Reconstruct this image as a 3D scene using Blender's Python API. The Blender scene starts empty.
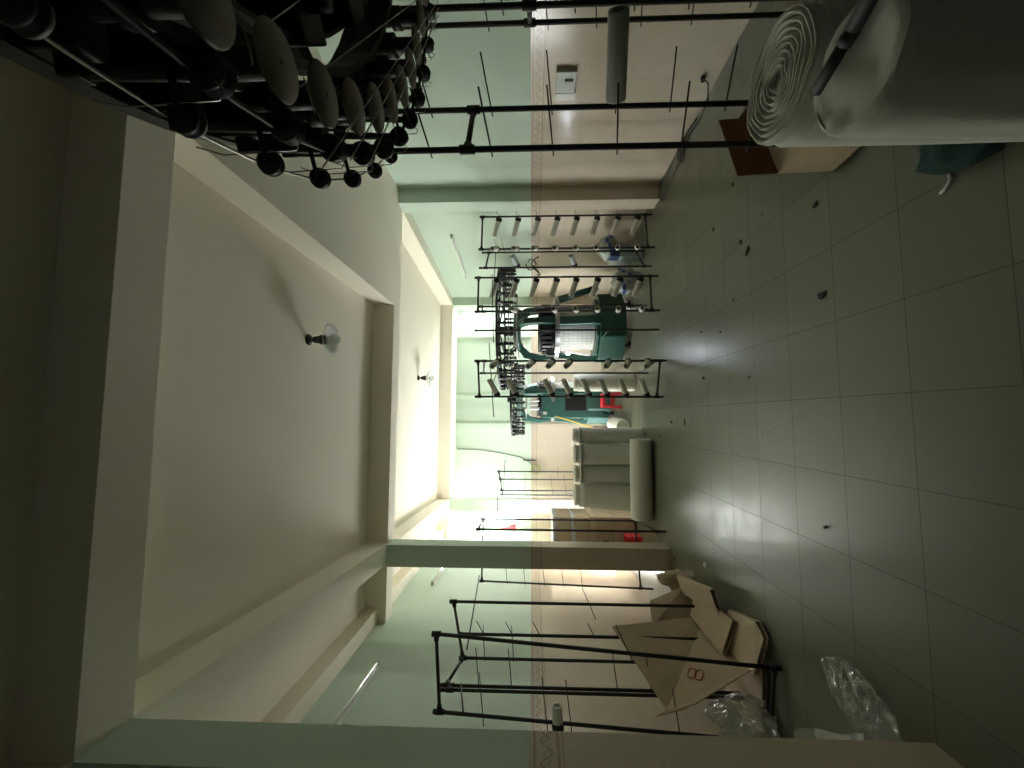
import bpy, math, random
from mathutils import Vector, Matrix, noise
random.seed(7)
S = bpy.context.scene
COL = S.collection
PI = math.pi

# ------------------------------------------------------------------ materials
def nmat(name):
    m = bpy.data.materials.new(name); m.use_nodes = True
    nt = m.node_tree; nt.nodes.clear()
    out = nt.nodes.new('ShaderNodeOutputMaterial')
    b = nt.nodes.new('ShaderNodeBsdfPrincipled')
    nt.links.new(b.outputs[0], out.inputs[0])
    return m, nt, b, out

def lin(c):
    return tuple(((x/255)/12.92 if x/255 < .04045 else ((x/255+.055)/1.055)**2.4) for x in c)

def simple(name, col, rough=.6, metal=0, noise_amt=.12, scale=12, spec=.5, bump=0, bscale=60, sheen=0):
    m, nt, b, out = nmat(name)
    tc = nt.nodes.new('ShaderNodeNewGeometry')
    nz = nt.nodes.new('ShaderNodeTexNoise'); nz.inputs['Scale'].default_value = scale; nz.inputs['Detail'].default_value = 4
    nt.links.new(tc.outputs['Position'], nz.inputs['Vector'])
    mx = nt.nodes.new('ShaderNodeMix'); mx.data_type = 'RGBA'
    c = col
    mx.inputs['A'].default_value = (c[0]*(1-noise_amt), c[1]*(1-noise_amt), c[2]*(1-noise_amt), 1)
    mx.inputs['B'].default_value = (min(1, c[0]*(1+noise_amt)), min(1, c[1]*(1+noise_amt)), min(1, c[2]*(1+noise_amt)), 1)
    nt.links.new(nz.outputs['Fac'], mx.inputs['Factor'])
    nt.links.new(mx.outputs['Result'], b.inputs['Base Color'])
    b.inputs['Roughness'].default_value = rough; b.inputs['Metallic'].default_value = metal
    b.inputs['Specular IOR Level'].default_value = spec
    if sheen: b.inputs['Sheen Weight'].default_value = sheen
    if bump:
        n2 = nt.nodes.new('ShaderNodeTexNoise'); n2.inputs['Scale'].default_value = bscale
        nt.links.new(tc.outputs['Position'], n2.inputs['Vector'])
        bp = nt.nodes.new('ShaderNodeBump'); bp.inputs['Strength'].default_value = bump; bp.inputs['Distance'].default_value = .01
        nt.links.new(n2.outputs['Fac'], bp.inputs['Height']); nt.links.new(bp.outputs[0], b.inputs['Normal'])
    return m

class NB:
    """tiny math-node builder"""
    def __init__(s, nt): s.nt = nt
    def __call__(s, op, a, b=None, c=None):
        n = s.nt.nodes.new('ShaderNodeMath'); n.operation = op
        for i, v in enumerate((a, b, c)):
            if v is None: continue
            if isinstance(v, (int, float)): n.inputs[i].default_value = v
            else: s.nt.links.new(v, n.inputs[i])
        return n.outputs[0]

def mixc(nt, fac, a, b):
    mx = nt.nodes.new('ShaderNodeMix'); mx.data_type = 'RGBA'
    for k, v in (('A', a), ('B', b)):
        if isinstance(v, tuple): mx.inputs[k].default_value = (*v[:3], 1)
        else: nt.links.new(v, mx.inputs[k])
    if isinstance(fac, (int, float)): mx.inputs['Factor'].default_value = fac
    else: nt.links.new(fac, mx.inputs['Factor'])
    return mx.outputs['Result']

def floor_mat():
    m, nt, b, out = nmat('floor_tiles'); M = NB(nt)
    g = nt.nodes.new('ShaderNodeNewGeometry'); sp = nt.nodes.new('ShaderNodeSeparateXYZ')
    nt.links.new(g.outputs['Position'], sp.inputs[0])
    def line(co, off):
        f = M('FRACT', M('DIVIDE', M('SUBTRACT', co, off), .4))
        d = M('MINIMUM', f, M('SUBTRACT', 1.0, f))
        return M('LESS_THAN', d, .0055), d
    lx, dx = line(sp.outputs[0], .1076); ly, dy = line(sp.outputs[1], 1.788)
    ln = M('MAXIMUM', lx, ly)
    # every tile a slightly different tone
    cx = M('FLOOR', M('DIVIDE', M('SUBTRACT', sp.outputs[0], .1076), .4)); cy = M('FLOOR', M('DIVIDE', M('SUBTRACT', sp.outputs[1], 1.788), .4))
    cmb = nt.nodes.new('ShaderNodeCombineXYZ'); nt.links.new(cx, cmb.inputs[0]); nt.links.new(cy, cmb.inputs[1])
    wn = nt.nodes.new('ShaderNodeTexWhiteNoise'); nt.links.new(cmb.outputs[0], wn.inputs[0])
    nz = nt.nodes.new('ShaderNodeTexNoise'); nz.inputs['Scale'].default_value = 3; nz.inputs['Detail'].default_value = 6
    nt.links.new(g.outputs['Position'], nz.inputs['Vector'])
    t = M('ADD', M('MULTIPLY', wn.outputs['Value'], .45), M('MULTIPLY', nz.outputs['Fac'], .55))
    base = mixc(nt, t, (.110, .116, .078), (.145, .150, .104))
    col = mixc(nt, M('MULTIPLY', ln, .75), base, (.05, .053, .04))
    nt.links.new(col, b.inputs['Base Color'])
    rg = M('ADD', .20, M('MULTIPLY', nz.outputs['Fac'], .26))
    nt.links.new(M('MAXIMUM', rg, M('MULTIPLY', ln, .7)), b.inputs['Roughness'])
    bp = nt.nodes.new('ShaderNodeBump'); bp.inputs['Strength'].default_value = .25; bp.inputs['Distance'].default_value = .002; bp.invert = True
    nt.links.new(ln, bp.inputs['Height']); nt.links.new(bp.outputs[0], b.inputs['Normal'])
    return m

def wall_mat():
    m, nt, b, out = nmat('painted_and_tiled_wall'); M = NB(nt)
    g = nt.nodes.new('ShaderNodeNewGeometry'); sp = nt.nodes.new('ShaderNodeSeparateXYZ')
    nt.links.new(g.outputs['Position'], sp.inputs[0]); z = sp.outputs[2]
    nz = nt.nodes.new('ShaderNodeTexNoise'); nz.inputs['Scale'].default_value = 2.2; nz.inputs['Detail'].default_value = 6
    nt.links.new(g.outputs['Position'], nz.inputs['Vector'])
    green = mixc(nt, nz.outputs['Fac'], (.515, .62, .515), (.56, .66, .56))
    nz2 = nt.nodes.new('ShaderNodeTexNoise'); nz2.inputs['Scale'].default_value = 9; nz2.inputs['Detail'].default_value = 8
    nt.links.new(g.outputs['Position'], nz2.inputs['Vector'])
    peach = mixc(nt, nz2.outputs['Fac'], (.545, .465, .375), (.62, .535, .435))
    u = M('ADD', sp.outputs[0], sp.outputs[1])
    def line(co, off, per, w):
        f = M('FRACT', M('DIVIDE', M('SUBTRACT', co, off), per)); d = M('MINIMUM', f, M('SUBTRACT', 1.0, f))
        return M('LESS_THAN', d, w)
    jn = M('MAXIMUM', line(z, 1.467, .3667, .006), line(u, .02, .25, .008))
    peach = mixc(nt, M('MULTIPLY', jn, .35), peach, (.33, .27, .2))
    # scrolled border
    per = .11
    ph = M('MULTIPLY', M('DIVIDE', u, per), 2*PI)
    zc = M('SUBTRACT', z, 1.533)
    w1 = M('ABSOLUTE', M('SUBTRACT', zc, M('MULTIPLY', M('SINE', ph), .022)))
    w2 = M('ABSOLUTE', M('SUBTRACT', zc, M('MULTIPLY', M('SINE', M('MULTIPLY', ph, 2.0)), .012)))
    scroll = M('MAXIMUM', M('LESS_THAN', w1, .006), M('LESS_THAN', w2, .004))
    edge = M('MAXIMUM', M('LESS_THAN', M('ABSOLUTE', M('SUBTRACT', M('ABSOLUTE', zc), .046)), .006), M('GREATER_THAN', M('ABSOLUTE', zc), .0625))
    bord = mixc(nt, M('MULTIPLY', M('MAXIMUM', scroll, edge), .55), (.58, .49, .40), (.26, .18, .13))
    c1 = mixc(nt, M('GREATER_THAN', z, 1.467), peach, bord)
    c2 = mixc(nt, M('GREATER_THAN', z, 1.60), c1, green)
    nt.links.new(c2, b.inputs['Base Color'])
    up = M('GREATER_THAN', z, 1.60)
    nt.links.new(M('ADD', .17, M('MULTIPLY', up, .6)), b.inputs['Roughness'])
    return m

def clear_mat(name, tint=(.95, .97, .97), haze=.25, rough=.12, body=(.85, .88, .86)):
    m, nt, b, out = nmat(name)
    tr = nt.nodes.new('ShaderNodeBsdfTransparent'); tr.inputs[0].default_value = (*tint, 1)
    gl = nt.nodes.new('ShaderNodeBsdfGlossy'); gl.inputs['Roughness'].default_value = rough; gl.inputs[0].default_value = (1, 1, 1, 1)
    df = nt.nodes.new('ShaderNodeBsdfDiffuse'); df.inputs[0].default_value = (*body, 1)
    fr = nt.nodes.new('ShaderNodeFresnel'); 
    M = NB(nt); g = nt.nodes.new('ShaderNodeNewGeometry')
    nt.links.new(M('ADD', 1.45, M('MULTIPLY', g.outputs['Backfacing'], 1/1.45-1.45)), fr.inputs[0])
    m1 = nt.nodes.new('ShaderNodeMixShader'); m1.inputs[0].default_value = haze
    nt.links.new(tr.outputs[0], m1.inputs[1]); nt.links.new(df.outputs[0], m1.inputs[2])
    m2 = nt.nodes.new('ShaderNodeMixShader')
    nt.links.new(fr.outputs[0], m2.inputs[0]); nt.links.new(m1.outputs[0], m2.inputs[1]); nt.links.new(gl.outputs[0], m2.inputs[2])
    nt.links.new(m2.outputs[0], out.inputs[0])
    return m

def emit(name, col, st):
    m, nt, b, out = nmat(name)
    b.inputs['Emission Color'].default_value = (*col, 1); b.inputs['Emission Strength'].default_value = st
    b.inputs['Base Color'].default_value = (*col, 1)
    return m

def wire_mesh_mat():
    m, nt, b, out = nmat('guard_mesh'); M = NB(nt)
    return m

MAT = dict(
    floor=floor_mat(), wall=wall_mat(),
    ceiling=simple('ceiling_white_paint', (.86, .80, .69), .85, noise_amt=.02, scale=1.5, spec=.2),
    black=simple('black_painted_pipe', (.022, .021, .019), .6, noise_amt=.5, scale=30),
    dark=simple('dark_machine_metal', (.010, .010, .010), .5, noise_amt=.4, scale=25),
    steel=simple('worn_steel', (.42, .42, .40), .35, metal=.9, noise_amt=.15, scale=30),
    chrome=simple('chrome_wire', (.40, .40, .39), .25, metal=1, noise_amt=.05),
    disc=simple('grey_brown_disc', (.20, .185, .15), .5, noise_amt=.15, scale=40),
    tube=simple('grey_white_paper_tube', (.74, .73, .67), .75, noise_amt=.06),
    graytube=simple('grey_plastic_tube', (.40, .42, .39), .5, noise_amt=.06),
    yarn=simple('white_yarn', (.85, .85, .82), .8),
    fabric=simple('off_white_knit_fabric', (.63, .635, .565), .9, noise_amt=.05, scale=20, spec=.15, bump=.15, bscale=300, sheen=.2),
    fabric2=simple('cream_knit_fabric', (.70, .69, .60), .9, noise_amt=.05, scale=20, spec=.15, bump=.15, bscale=300, sheen=.2),
    card=simple('kraft_cardboard', (.44, .345, .245), .85, noise_amt=.12, scale=7, spec=.2, bump=.1, bscale=40),
    card2=simple('pale_cardboard', (.52, .42, .31), .85, noise_amt=.10, scale=7, spec=.2),
    cardd=simple('shaded_brown_cardboard', (.16, .075, .04), .85, noise_amt=.15, scale=7, spec=.2),  # brown with the shade of the panel's unlit side put into it
    red=simple('red_plastic', (.62, .03, .04), .35, noise_amt=.05),
    redink=simple('faded_red_ink', (.34, .06, .04), .8, noise_amt=.1),
    green=simple('dark_green_enamel', (.012, .060, .042), .35, noise_amt=.15, scale=6),
    teal=simple('teal_green_enamel', (.055, .155, .135), .35, noise_amt=.12, scale=6),
    white=simple('white_enamel', (.78, .78, .74), .3, noise_amt=.03),
    lampw=simple('lamp_shade_white', (.90, .89, .85), .2, noise_amt=.03),
    blue=simple('blue_print', (.05, .10, .34), .5, noise_amt=.3, scale=40),
    bluewhite=simple('pale_blue_plastic', (.50, .58, .66), .4),
    tealbox=simple('pale_teal_plastic', (.38, .50, .50), .4),
    navy=simple('navy_plastic', (.03, .06, .15), .4),
    cloth_green=simple('dark_green_cloth', (.01, .045, .035), .9, noise_amt=.3, scale=40, bump=.3, bscale=120),
    clear=clear_mat('clear_plastic_film', haze=.09, rough=.16),
    milky=clear_mat('milky_plastic_film', haze=.34, rough=.25, body=(.8, .82, .76)),
    glass=clear_mat('window_glass', haze=.0, rough=.02),
    bulb=clear_mat('frosted_bulb_glass', haze=.22, rough=.15, body=(.75, .75, .7)),
    lint=simple('dark_lint', (.03, .032, .025), .95),
    switch=simple('grey_plastic_plate', (.42, .45, .40), .35, noise_amt=.03),
    yellow=simple('yellow_pole', (.75, .52, .06), .5),
    orange=simple('brown_broom_straw', (.42, .17, .05), .8, noise_amt=.3, scale=60),
    wire=simple('thin_dark_wire', (.06, .06, .05), .6),
    coil=simple('yellow_green_coil', (.36, .38, .16), .6),
    bounce_damp=simple('dark_grey_bounce_damping', (.22, .22, .23), .7),  # dark tone invented to damp light bouncing off the near wall
    bobbin=simple('pink_bobbin', (.75, .42, .45), .5),
    tape=simple('blue_white_tape', (.50, .52, .60), .5, noise_amt=.4, scale=60),
    worklamp=emit('work_lamp_glow', (.80, .87, 1.0), 30),
    paper=simple('crumpled_brown_paper', (.42, .33, .22), .85, noise_amt=.2, scale=20),
)

# ------------------------------------------------------------------ mesh builder
class MB:
    def __init__(s): s.v = []; s.f = []; s.sm = []
    def add(s, vs, fs, smooth=False):
        o = len(s.v); s.v += [Vector(v) for v in vs]
        for f in fs: s.f.append(tuple(i+o for i in f)); s.sm.append(smooth)
        return s
    def box(s, x0, x1, y0, y1, z0, z1, rot=0, c=None):
        vs = [Vector((x, y, z)) for z in (z0, z1) for x, y in ((x0, y0), (x1, y0), (x1, y1), (x0, y1))]
        if rot:
            cc = Vector(c) if c else Vector(((x0+x1)/2, (y0+y1)/2, (z0+z1)/2)); R = Matrix.Rotation(rot, 3, 'Z')
            vs = [R @ (v-cc)+cc for v in vs]
        return s.add(vs, [(3, 2, 1, 0), (4, 5, 6, 7), (0, 1, 5, 4), (1, 2, 6, 5), (2, 3, 7, 6), (3, 0, 4, 7)])
    def prism(s, poly, z0, z1):
        n = len(poly)
        return s.add([(x, y, z0) for x, y in poly]+[(x, y, z1) for x, y in poly],
                     [tuple(range(n-1, -1, -1)), tuple(range(n, 2*n))]+[(i, (i+1) % n, n+(i+1) % n, n+i) for i in range(n)])
    def slab(s, pts, t, d=None):
        """polygon in space thickened by t along d (default: its normal)"""
        p = [Vector(a) for a in pts]; n = len(p)
        if d is None:
            d = Vector()
            for i in range(n): d += p[i].cross(p[(i+1) % n])
        d = Vector(d).normalized()*t
        return s.add(p+[a+d for a in p], [tuple(range(n-1, -1, -1)), tuple(range(n, 2*n))]+[(i, (i+1) % n, n+(i+1) % n, n+i) for i in range(n)])
    def frame(s, d):
        d = Vector(d).normalized(); a = Vector((0, 0, 1)) if abs(d.z) < .9 else Vector((1, 0, 0))
        x = d.cross(a).normalized(); return x, d.cross(x).normalized()
    def cyl(s, a, b, r0, r1=None, n=10, caps=True):
        a = Vector(a); b = Vector(b); r1 = r0 if r1 is None else r1
        x, y = s.frame(b-a); vs = []
        for c, r in ((a, r0), (b, r1)):
            for i in range(n):
                t = 2*PI*i/n; vs.append(c+(x*math.cos(t)+y*math.sin(t))*r)
        o = len(s.v); s.add(vs, [(i, (i+1) % n, n+(i+1) % n, n+i) for i in range(n)], True)
        if caps: s.f += [tuple(o+i for i in range(n-1, -1, -1)), tuple(o+n+i for i in range(n))]; s.sm += [False, False]
        return s
    def lathe(s, a, d, prof, n=24, smooth=True, wob=None):
        """prof: list of (radius, distance along d)"""
        a = Vector(a); d = Vector(d).normalized(); x, y = s.frame(d); vs = []; fs = []
        m = len(prof)
        for k, (r, h) in enumerate(prof):
            for i in range(n):
                t = 2*PI*i/n; rr = r*(wob(t, k, h) if wob else 1)
                vs.append(a+d*h+(x*math.cos(t)+y*math.sin(t))*rr)
        for k in range(m-1):
            for i in range(n): fs.append((k*n+i, k*n+(i+1) % n, (k+1)*n+(i+1) % n, (k+1)*n+i))
        return s.add(vs, fs, smooth)
    def tube(s, pts, r, n=6, caps=True):
        P = [Vector(p) for p in pts]; vs = []; fs = []; m = len(P); px = None
        for k, p in enumerate(P):
            d = (P[min(k+1, m-1)]-P[max(k-1, 0)])
            if d.length < 1e-9: d = Vector((0, 0, 1))
            x, y = s.frame(d)
            if px is not None:
                dn = d.normalized(); x = (px-dn*px.dot(dn))
                x = x.normalized() if x.length > 1e-6 else s.frame(d)[0]
                y = dn.cross(x)
            px = x
            for i in range(n):
                t = 2*PI*i/n; vs.append(p+(x*math.cos(t)+y*math.sin(t))*r)
        for k in range(m-1):
            for i in range(n): fs.append((k*n+i, k*n+(i+1) % n, (k+1)*n+(i+1) % n, (k+1)*n+i))
        if caps: fs += [tuple(range(n-1, -1, -1)), tuple((m-1)*n+i for i in range(n))]
        return s.add(vs, fs, True)
    def torus(s, c, d, R, r, n=20, k=8, a0=0, a1=2*PI):
        x, y = s.frame(d); c = Vector(c); full = abs(a1-a0-2*PI) < 1e-6
        pts = [c+(x*math.cos(a0+(a1-a0)*i/n)+y*math.sin(a0+(a1-a0)*i/n))*R for i in range(n+1)]
        return s.tube(pts, r, k, not full)
    def sphere(s, c, r, n=14, m=8, sc=(1, 1, 1), z0=-1, z1=1):
        c = Vector(c); vs = []; fs = []
        for k in range(m+1):
            ph = math.asin(z0)+(math.asin(z1)-math.asin(z0))*k/m
            for i in range(n):
                t = 2*PI*i/n
                vs.append(c+Vector((math.cos(ph)*math.cos(t)*r*sc[0], math.cos(ph)*math.sin(t)*r*sc[1], math.sin(ph)*r*sc[2])))
        for k in range(m):
            for i in range(n): fs.append((k*n+i, k*n+(i+1) % n, (k+1)*n+(i+1) % n, (k+1)*n+i))
        return s.add(vs, fs, True)
    def blob(s, c, size, seed, amp=.25, freq=2.0, n=28, m=18, flat=None, oct_=3):
        """crumpled closed lump"""
        c = Vector(c); vs = []; fs = []
        for k in range(m+1):
            ph = -PI/2+PI*k/m
            for i in range(n):
                t = 2*PI*i/n; d = Vector((math.cos(ph)*math.cos(t), math.cos(ph)*math.sin(t), math.sin(ph)))
                q = 1+amp*noise.noise(d*freq+Vector((seed*7.3, seed*1.7, 0)))
                if oct_ > 1: q += amp*.6*abs(noise.noise(d*freq*2.3+Vector((0, seed*5.1, seed))))
                if oct_ > 2: q += amp*.35*noise.noise(d*freq*5+Vector((seed, 0, seed*3.3)))
                p = Vector((d.x*size[0]*q, d.y*size[1]*q, d.z*size[2]*q))+c
                if flat is not None: p.z = max(p.z, flat)
                vs.append(p)
        for k in range(m):
            for i in range(n): fs.append((k*n+i, k*n+(i+1) % n, (k+1)*n+(i+1) % n, (k+1)*n+i))
        return s.add(vs, fs, True)
    def build(s, name, mat, parent=None, kind=None, bevel=0):
        org = Vector(parent['_o']) if parent is not None and '_o' in parent else Vector((0, 0, 0))
        me = bpy.data.meshes.new(name); me.from_pydata([v-org for v in s.v], [], s.f); me.update()
        me.polygons.foreach_set('use_smooth', s.sm)
        me.materials.append(MAT[mat] if isinstance(mat, str) else mat)
        o = bpy.data.objects.new(name, me); COL.objects.link(o)
        if parent is not None:
            o.parent = parent; o['_o'] = tuple(org)
        if kind: o['kind'] = kind
        if bevel:
            md = o.modifiers.new('bevel', 'BEVEL'); md.width = bevel; md.segments = 2; md.limit_method = 'ANGLE'
        return o

def thing(name, label, cat, loc, group=None):
    o = bpy.data.objects.new(name, None); COL.objects.link(o); o.empty_display_size = .05
    o.location = loc; o['_o'] = tuple(loc); o['label'] = label; o['category'] = cat
    if group: o['group'] = group
    return o

def solo(mb, name, mat, label, cat, group=None, origin=None, bevel=0, kind=None):
    """a thing that is one mesh; its object origin goes to its base"""
    if origin is None:
        zs = min(v.z for v in mb.v); n = len(mb.v)
        origin = (sum(v.x for v in mb.v)/n, sum(v.y for v in mb.v)/n, zs)
    O = Vector(origin); mb.v = [v-O for v in mb.v]
    o = mb.build(name, mat, None, kind, bevel); o.location = O; o['_o'] = tuple(O)
    o['label'] = label; o['category'] = cat
    if group: o['group'] = group
    return o

def copy_tree(o, parent=None):
    c = o.copy(); COL.objects.link(c)
    if parent is not None: c.parent = parent
    for ch in list(o.children): copy_tree(ch, c)
    return c

# ------------------------------------------------------------------ the camera
F, CX, CY, H = 412.94, 516.687, 384.0, 1.59
yaw, pitch, roll = .0795984, .0365096, .00012
fw = Vector((math.sin(yaw)*math.cos(pitch), math.cos(yaw)*math.cos(pitch), math.sin(pitch)))
rt = Vector((math.cos(yaw), -math.sin(yaw), 0)); up = rt.cross(fw)
rt2 = rt*math.cos(roll)+up*math.sin(roll); up2 = up*math.cos(roll)-rt*math.sin(roll)
cam = bpy.data.cameras.new('camera'); co = bpy.data.objects.new('camera', cam); COL.objects.link(co)
cam.sensor_fit = 'HORIZONTAL'; cam.sensor_width = 36; cam.lens = 36*F/1024
cam.shift_x = -(CX-512)/1024; cam.shift_y = 0
ax, ay, az = -up2, rt2, -fw            # the phone was held on its side: picture-right is down
co.matrix_world = Matrix(((ax.x, ay.x, az.x, 0), (ax.y, ay.y, az.y, 0), (ax.z, ay.z, az.z, H), (0, 0, 0, 1)))
cam.clip_start = .02
S.camera = co

# ------------------------------------------------------------------ the room
ZB, ZC = 3.29, 3.54
YF, YN = 9.45, -1.6
XL = lambda y: -2.33-.021*(y-1.6)              # left wall
XR = lambda y: 2.90 if y < 5.25 else 2.90-.101*(y-5.25)
PL = lambda y: -1.28-.066*(y-1.8)              # inner face of the left pillars

def st(mb, name, mat): return mb.build(name, mat, None, 'structure')
st(MB().box(-3.2, 3.6, YN-.2, YF+.3, -.12, 0), 'floor', 'floor')
st(MB().box(-3.2, 3.6, YN-.2, YF+.3, ZC, ZC+.15), 'ceiling', 'ceiling')

def wall(name, p0, p1, t, holes=(), mat='wall'):
    """wall from p0 to p1, thickness t to the left of p0->p1; holes (s0,s1,z0,z1) in metres along it"""
    p0 = Vector((*p0, 0)); p1 = Vector((*p1, 0)); d = (p1-p0); L = d.length; d.normalize(); n = Vector((-d.y, d.x, 0))*t
    mb = MB()
    def seg(a, b, z0, z1):
        if b-a < 1e-4 or z1-z0 < 1e-4: return
        q = [p0+d*a, p0+d*b, p0+d*b+n, p0+d*a+n]
        mb.prism([(v.x, v.y) for v in q], z0, z1)
    s = 0
    for (a, b, z0, z1) in sorted(holes):
        seg(s, a, 0, ZC); seg(a, b, 0, z0); seg(a, b, z1, ZC); s = b
    seg(s, L, 0, ZC)
    return st(mb, name, mat)

LWIN = (9.45-.72, 9.45-.06, 1.93, 3.22)     # y0,y1,z0,z1 in the left wall
ADDED_DOOR = (6.9, 8.25, .02, 2.0)                  # y0,y1,z0,z1 of an unseen door added to light the room, left wall, beyond the middle pillar
RWIN = (9.45-.52, 9.45-.05, .05, 3.25)
FWIN = (-2.44, -1.99, 1.93, 3.25)           # x0,x1,z0,z1 in the far wall
wall('wall_left', (XL(YN), YN), (XL(YF), YF), .18, [(LWIN[0]-YN, LWIN[1]-YN, LWIN[2], LWIN[3]), (ADDED_DOOR[0]-YN, ADDED_DOOR[1]-YN, ADDED_DOOR[2], ADDED_DOOR[3])])
wall('wall_right_near', (XR(5.25), 5.25), (XR(YN), YN), .18)
L2 = math.hypot(XR(YF)-XR(5.25), YF-5.25)
wall('wall_right_far', (XR(YF), YF), (XR(5.25), 5.25), .18, [(YF-RWIN[1], YF-RWIN[0], RWIN[2], RWIN[3])])
wall('wall_far', (-2.8, YF), (3.1, YF), .18, [(FWIN[0]+2.8, FWIN[1]+2.8, FWIN[2], FWIN[3])])
wall('wall_near', (3.2, YN), (-2.8, YN), .18, mat='bounce_damp')  # unseen wall behind the camera, coloured dark to cut bounced light
# shallow pilasters on the far wall
st(MB().box(-.30, -.15, YF-.05, YF, 0, ZC), 'trim_1', 'wall')
st(MB().box(.42, .50, YF-.04, YF, 0, ZC), 'trim_2', 'wall')
st(MB().box(1.84, 1.92, YF-.06, YF, 1.6, ZC), 'trim_3', 'wall')

def beam(poly, z0=ZB): return st(MB().prism(poly, z0, ZC+.02), 'beam', 'ceiling')
for y0, y1 in ((1.58, 1.81), (4.95, 5.18), (8.65, 9.20)):
    beam([(XL(y0)-.05, y0), (XR(y0)+.05, y0), (XR(y1)+.05, y1), (XL(y1)-.05, y1)])
for y0, y1, w in ((YN, 1.58, .24), (1.81, 4.95, .235), (5.18, 8.65, .245)):
    a, b = (PL(y0), PL(y1))
    if y0 == YN: a = b = -1.29
    if y0 > 5: a, b = -1.555, -1.70
    beam([(a, y0), (a-w, y0), (b-w, y1), (b, y1)][::-1])
beam([(1.385, 1.81), (XR(2)+.05, 1.81), (XR(4.9)+.05, 4.95), (1.375, 4.95)])
beam([(1.385, YN), (XR(2)+.05, YN), (XR(2)+.05, 1.58), (1.385, 1.58)])
beam([(2.69, 5.18), (XR(5.2)+.05, 5.18), (XR(8.65)+.05, 8.65), (2.39, 8.65)])
for y0, y1 in ((1.81, 4.95), (5.18, 8.65)):
    beam([(XL(y0)-.05, y0), (XL(y0)+.17, y0), (XL(y1)+.17, y1), (XL(y1)-.05, y1)][::-1], 3.385)

def pillar(x0, x1, y0, y1): return st(MB().box(x0, x1, y0, y1, 0, ZB+.002), 'pillar', 'wall')
pillar(-1.53, -1.28, 1.575, 1.80); pillar(-1.75, -1.50, 4.92, 5.15); pillar(-1.95, -1.70, 8.65, 8.9)
pillar(2.71, 2.95, 5.0, 5.25); pillar(2.385, 2.6, 8.65, 8.9); pillar(2.70, 2.95, 1.575, 1.80)

# windows: frame, mullion and panes in each opening
def window(name, corners, nrm):
    """corners: two bottom points; nrm: outward"""
    a, b, z0, z1 = corners; a = Vector((*a, 0)); b = Vector((*b, 0)); d = (b-a).normalized(); n = Vector((*nrm, 0))
    c = (a+b)/2; w = bpy.data.objects.new(name, None); COL.objects.link(w); w['kind'] = 'structure'; w['_o'] = (0, 0, 0)
    f = MB(); t = .03; dep = n*.05; o = n*.05
    def bar(p, q, za, zb):
        f.slab([p+o+Vector((0, 0, za)), q+o+Vector((0, 0, za)), q+o+Vector((0, 0, zb)), p+o+Vector((0, 0, zb))], .05, n)
    bar(a, a+d*t, z0, z1); bar(b-d*t, b, z0, z1); bar(a, b, z0, z0+t); bar(a, b, z1-t, z1); bar(c-d*.012, c+d*.012, z0, z1)
    x = f.build('window_frame', 'white', w); x['kind'] = 'structure'
    g = MB(); oo = n*.075
    g.slab([a+oo+Vector((0, 0, z0)), b+oo+Vector((0, 0, z0)), b+oo+Vector((0, 0, z1)), a+oo+Vector((0, 0, z1))], .004, n)
    x = g.build('window_pane', 'glass', w); x['kind'] = 'structure'
window('window_1', ((FWIN[0], YF), (FWIN[1], YF), FWIN[2], FWIN[3]), (0, 1))
window('window_2', ((XL(LWIN[0]), LWIN[0]), (XL(LWIN[1]), LWIN[1]), LWIN[2], LWIN[3]), (-1, -.02))
window('window_3', ((XR(RWIN[0]), RWIN[0]), (XR(RWIN[1]), RWIN[1]), RWIN[2], RWIN[3]), (1, .1))

window('added_light_door_1', ((XL(ADDED_DOOR[0]), ADDED_DOOR[0]), (XL(ADDED_DOOR[1]), ADDED_DOOR[1]), ADDED_DOOR[2], ADDED_DOOR[3]), (-1, -.02))  # glazed yard door, unseen from the camera, added to brighten the room

# ------------------------------------------------------------------ light
w = bpy.data.worlds.new('sky'); S.world = w; w.use_nodes = True
bg = w.node_tree.nodes['Background']; bg.inputs[0].default_value = (.93, .98, 1.0, 1); bg.inputs[1].default_value = 6
def area(loc, direction, sx, sy, power, col=(1, .975, .945)):
    l = bpy.data.lights.new('daylight', 'AREA'); l.shape = 'RECTANGLE'; l.size = sx; l.size_y = sy; l.energy = power; l.color = col
    o = bpy.data.objects.new('daylight', l); COL.objects.link(o); o.location = loc
    o.rotation_euler = Vector(direction).to_track_quat('-Z', 'Y').to_euler()
    return o
area(((FWIN[0]+FWIN[1])/2, YF+.2, (FWIN[2]+FWIN[3])/2), (.3, -1, .15), .45, 1.3, 60)
area((XL(9.1)-.25, (LWIN[0]+LWIN[1])/2, (LWIN[2]+LWIN[3])/2), (1, -.6, .1), .66, 1.3, 28)
area((XR(9.2)+.25, (RWIN[0]+RWIN[1])/2, (RWIN[2]+RWIN[3])/2), (-1, -.9, .25), .5, 3.1, 65)
area((XL(7.5)-.25, 7.57, 1.0), (1, -.7, .35), 1.35, 1.95, 78)  # light sent in through the added, unseen yard door
l = bpy.data.lights.new('work_lamp_light', 'POINT'); l.energy = 3; l.color = (.82, .88, 1); l.shadow_soft_size = .03
lo = bpy.data.objects.new('work_lamp_light', l); COL.objects.link(lo); lo.location = (.985, 6.36, 1.03)

S.view_settings.view_transform = 'Standard'; S.view_settings.look = 'None'
S.view_settings.gamma = 1; S.view_settings.use_curve_mapping = False
S.view_settings.exposure = 1.4
S.cycles.max_bounces = 14; S.cycles.diffuse_bounces = 8; S.cycles.glossy_bounces = 4; S.cycles.transparent_max_bounces = 12
S.cycles.sample_clamp_indirect = 8; S.cycles.use_denoising = True
S.cycles.caustics_reflective = False; S.cycles.caustics_refractive = False

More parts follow.
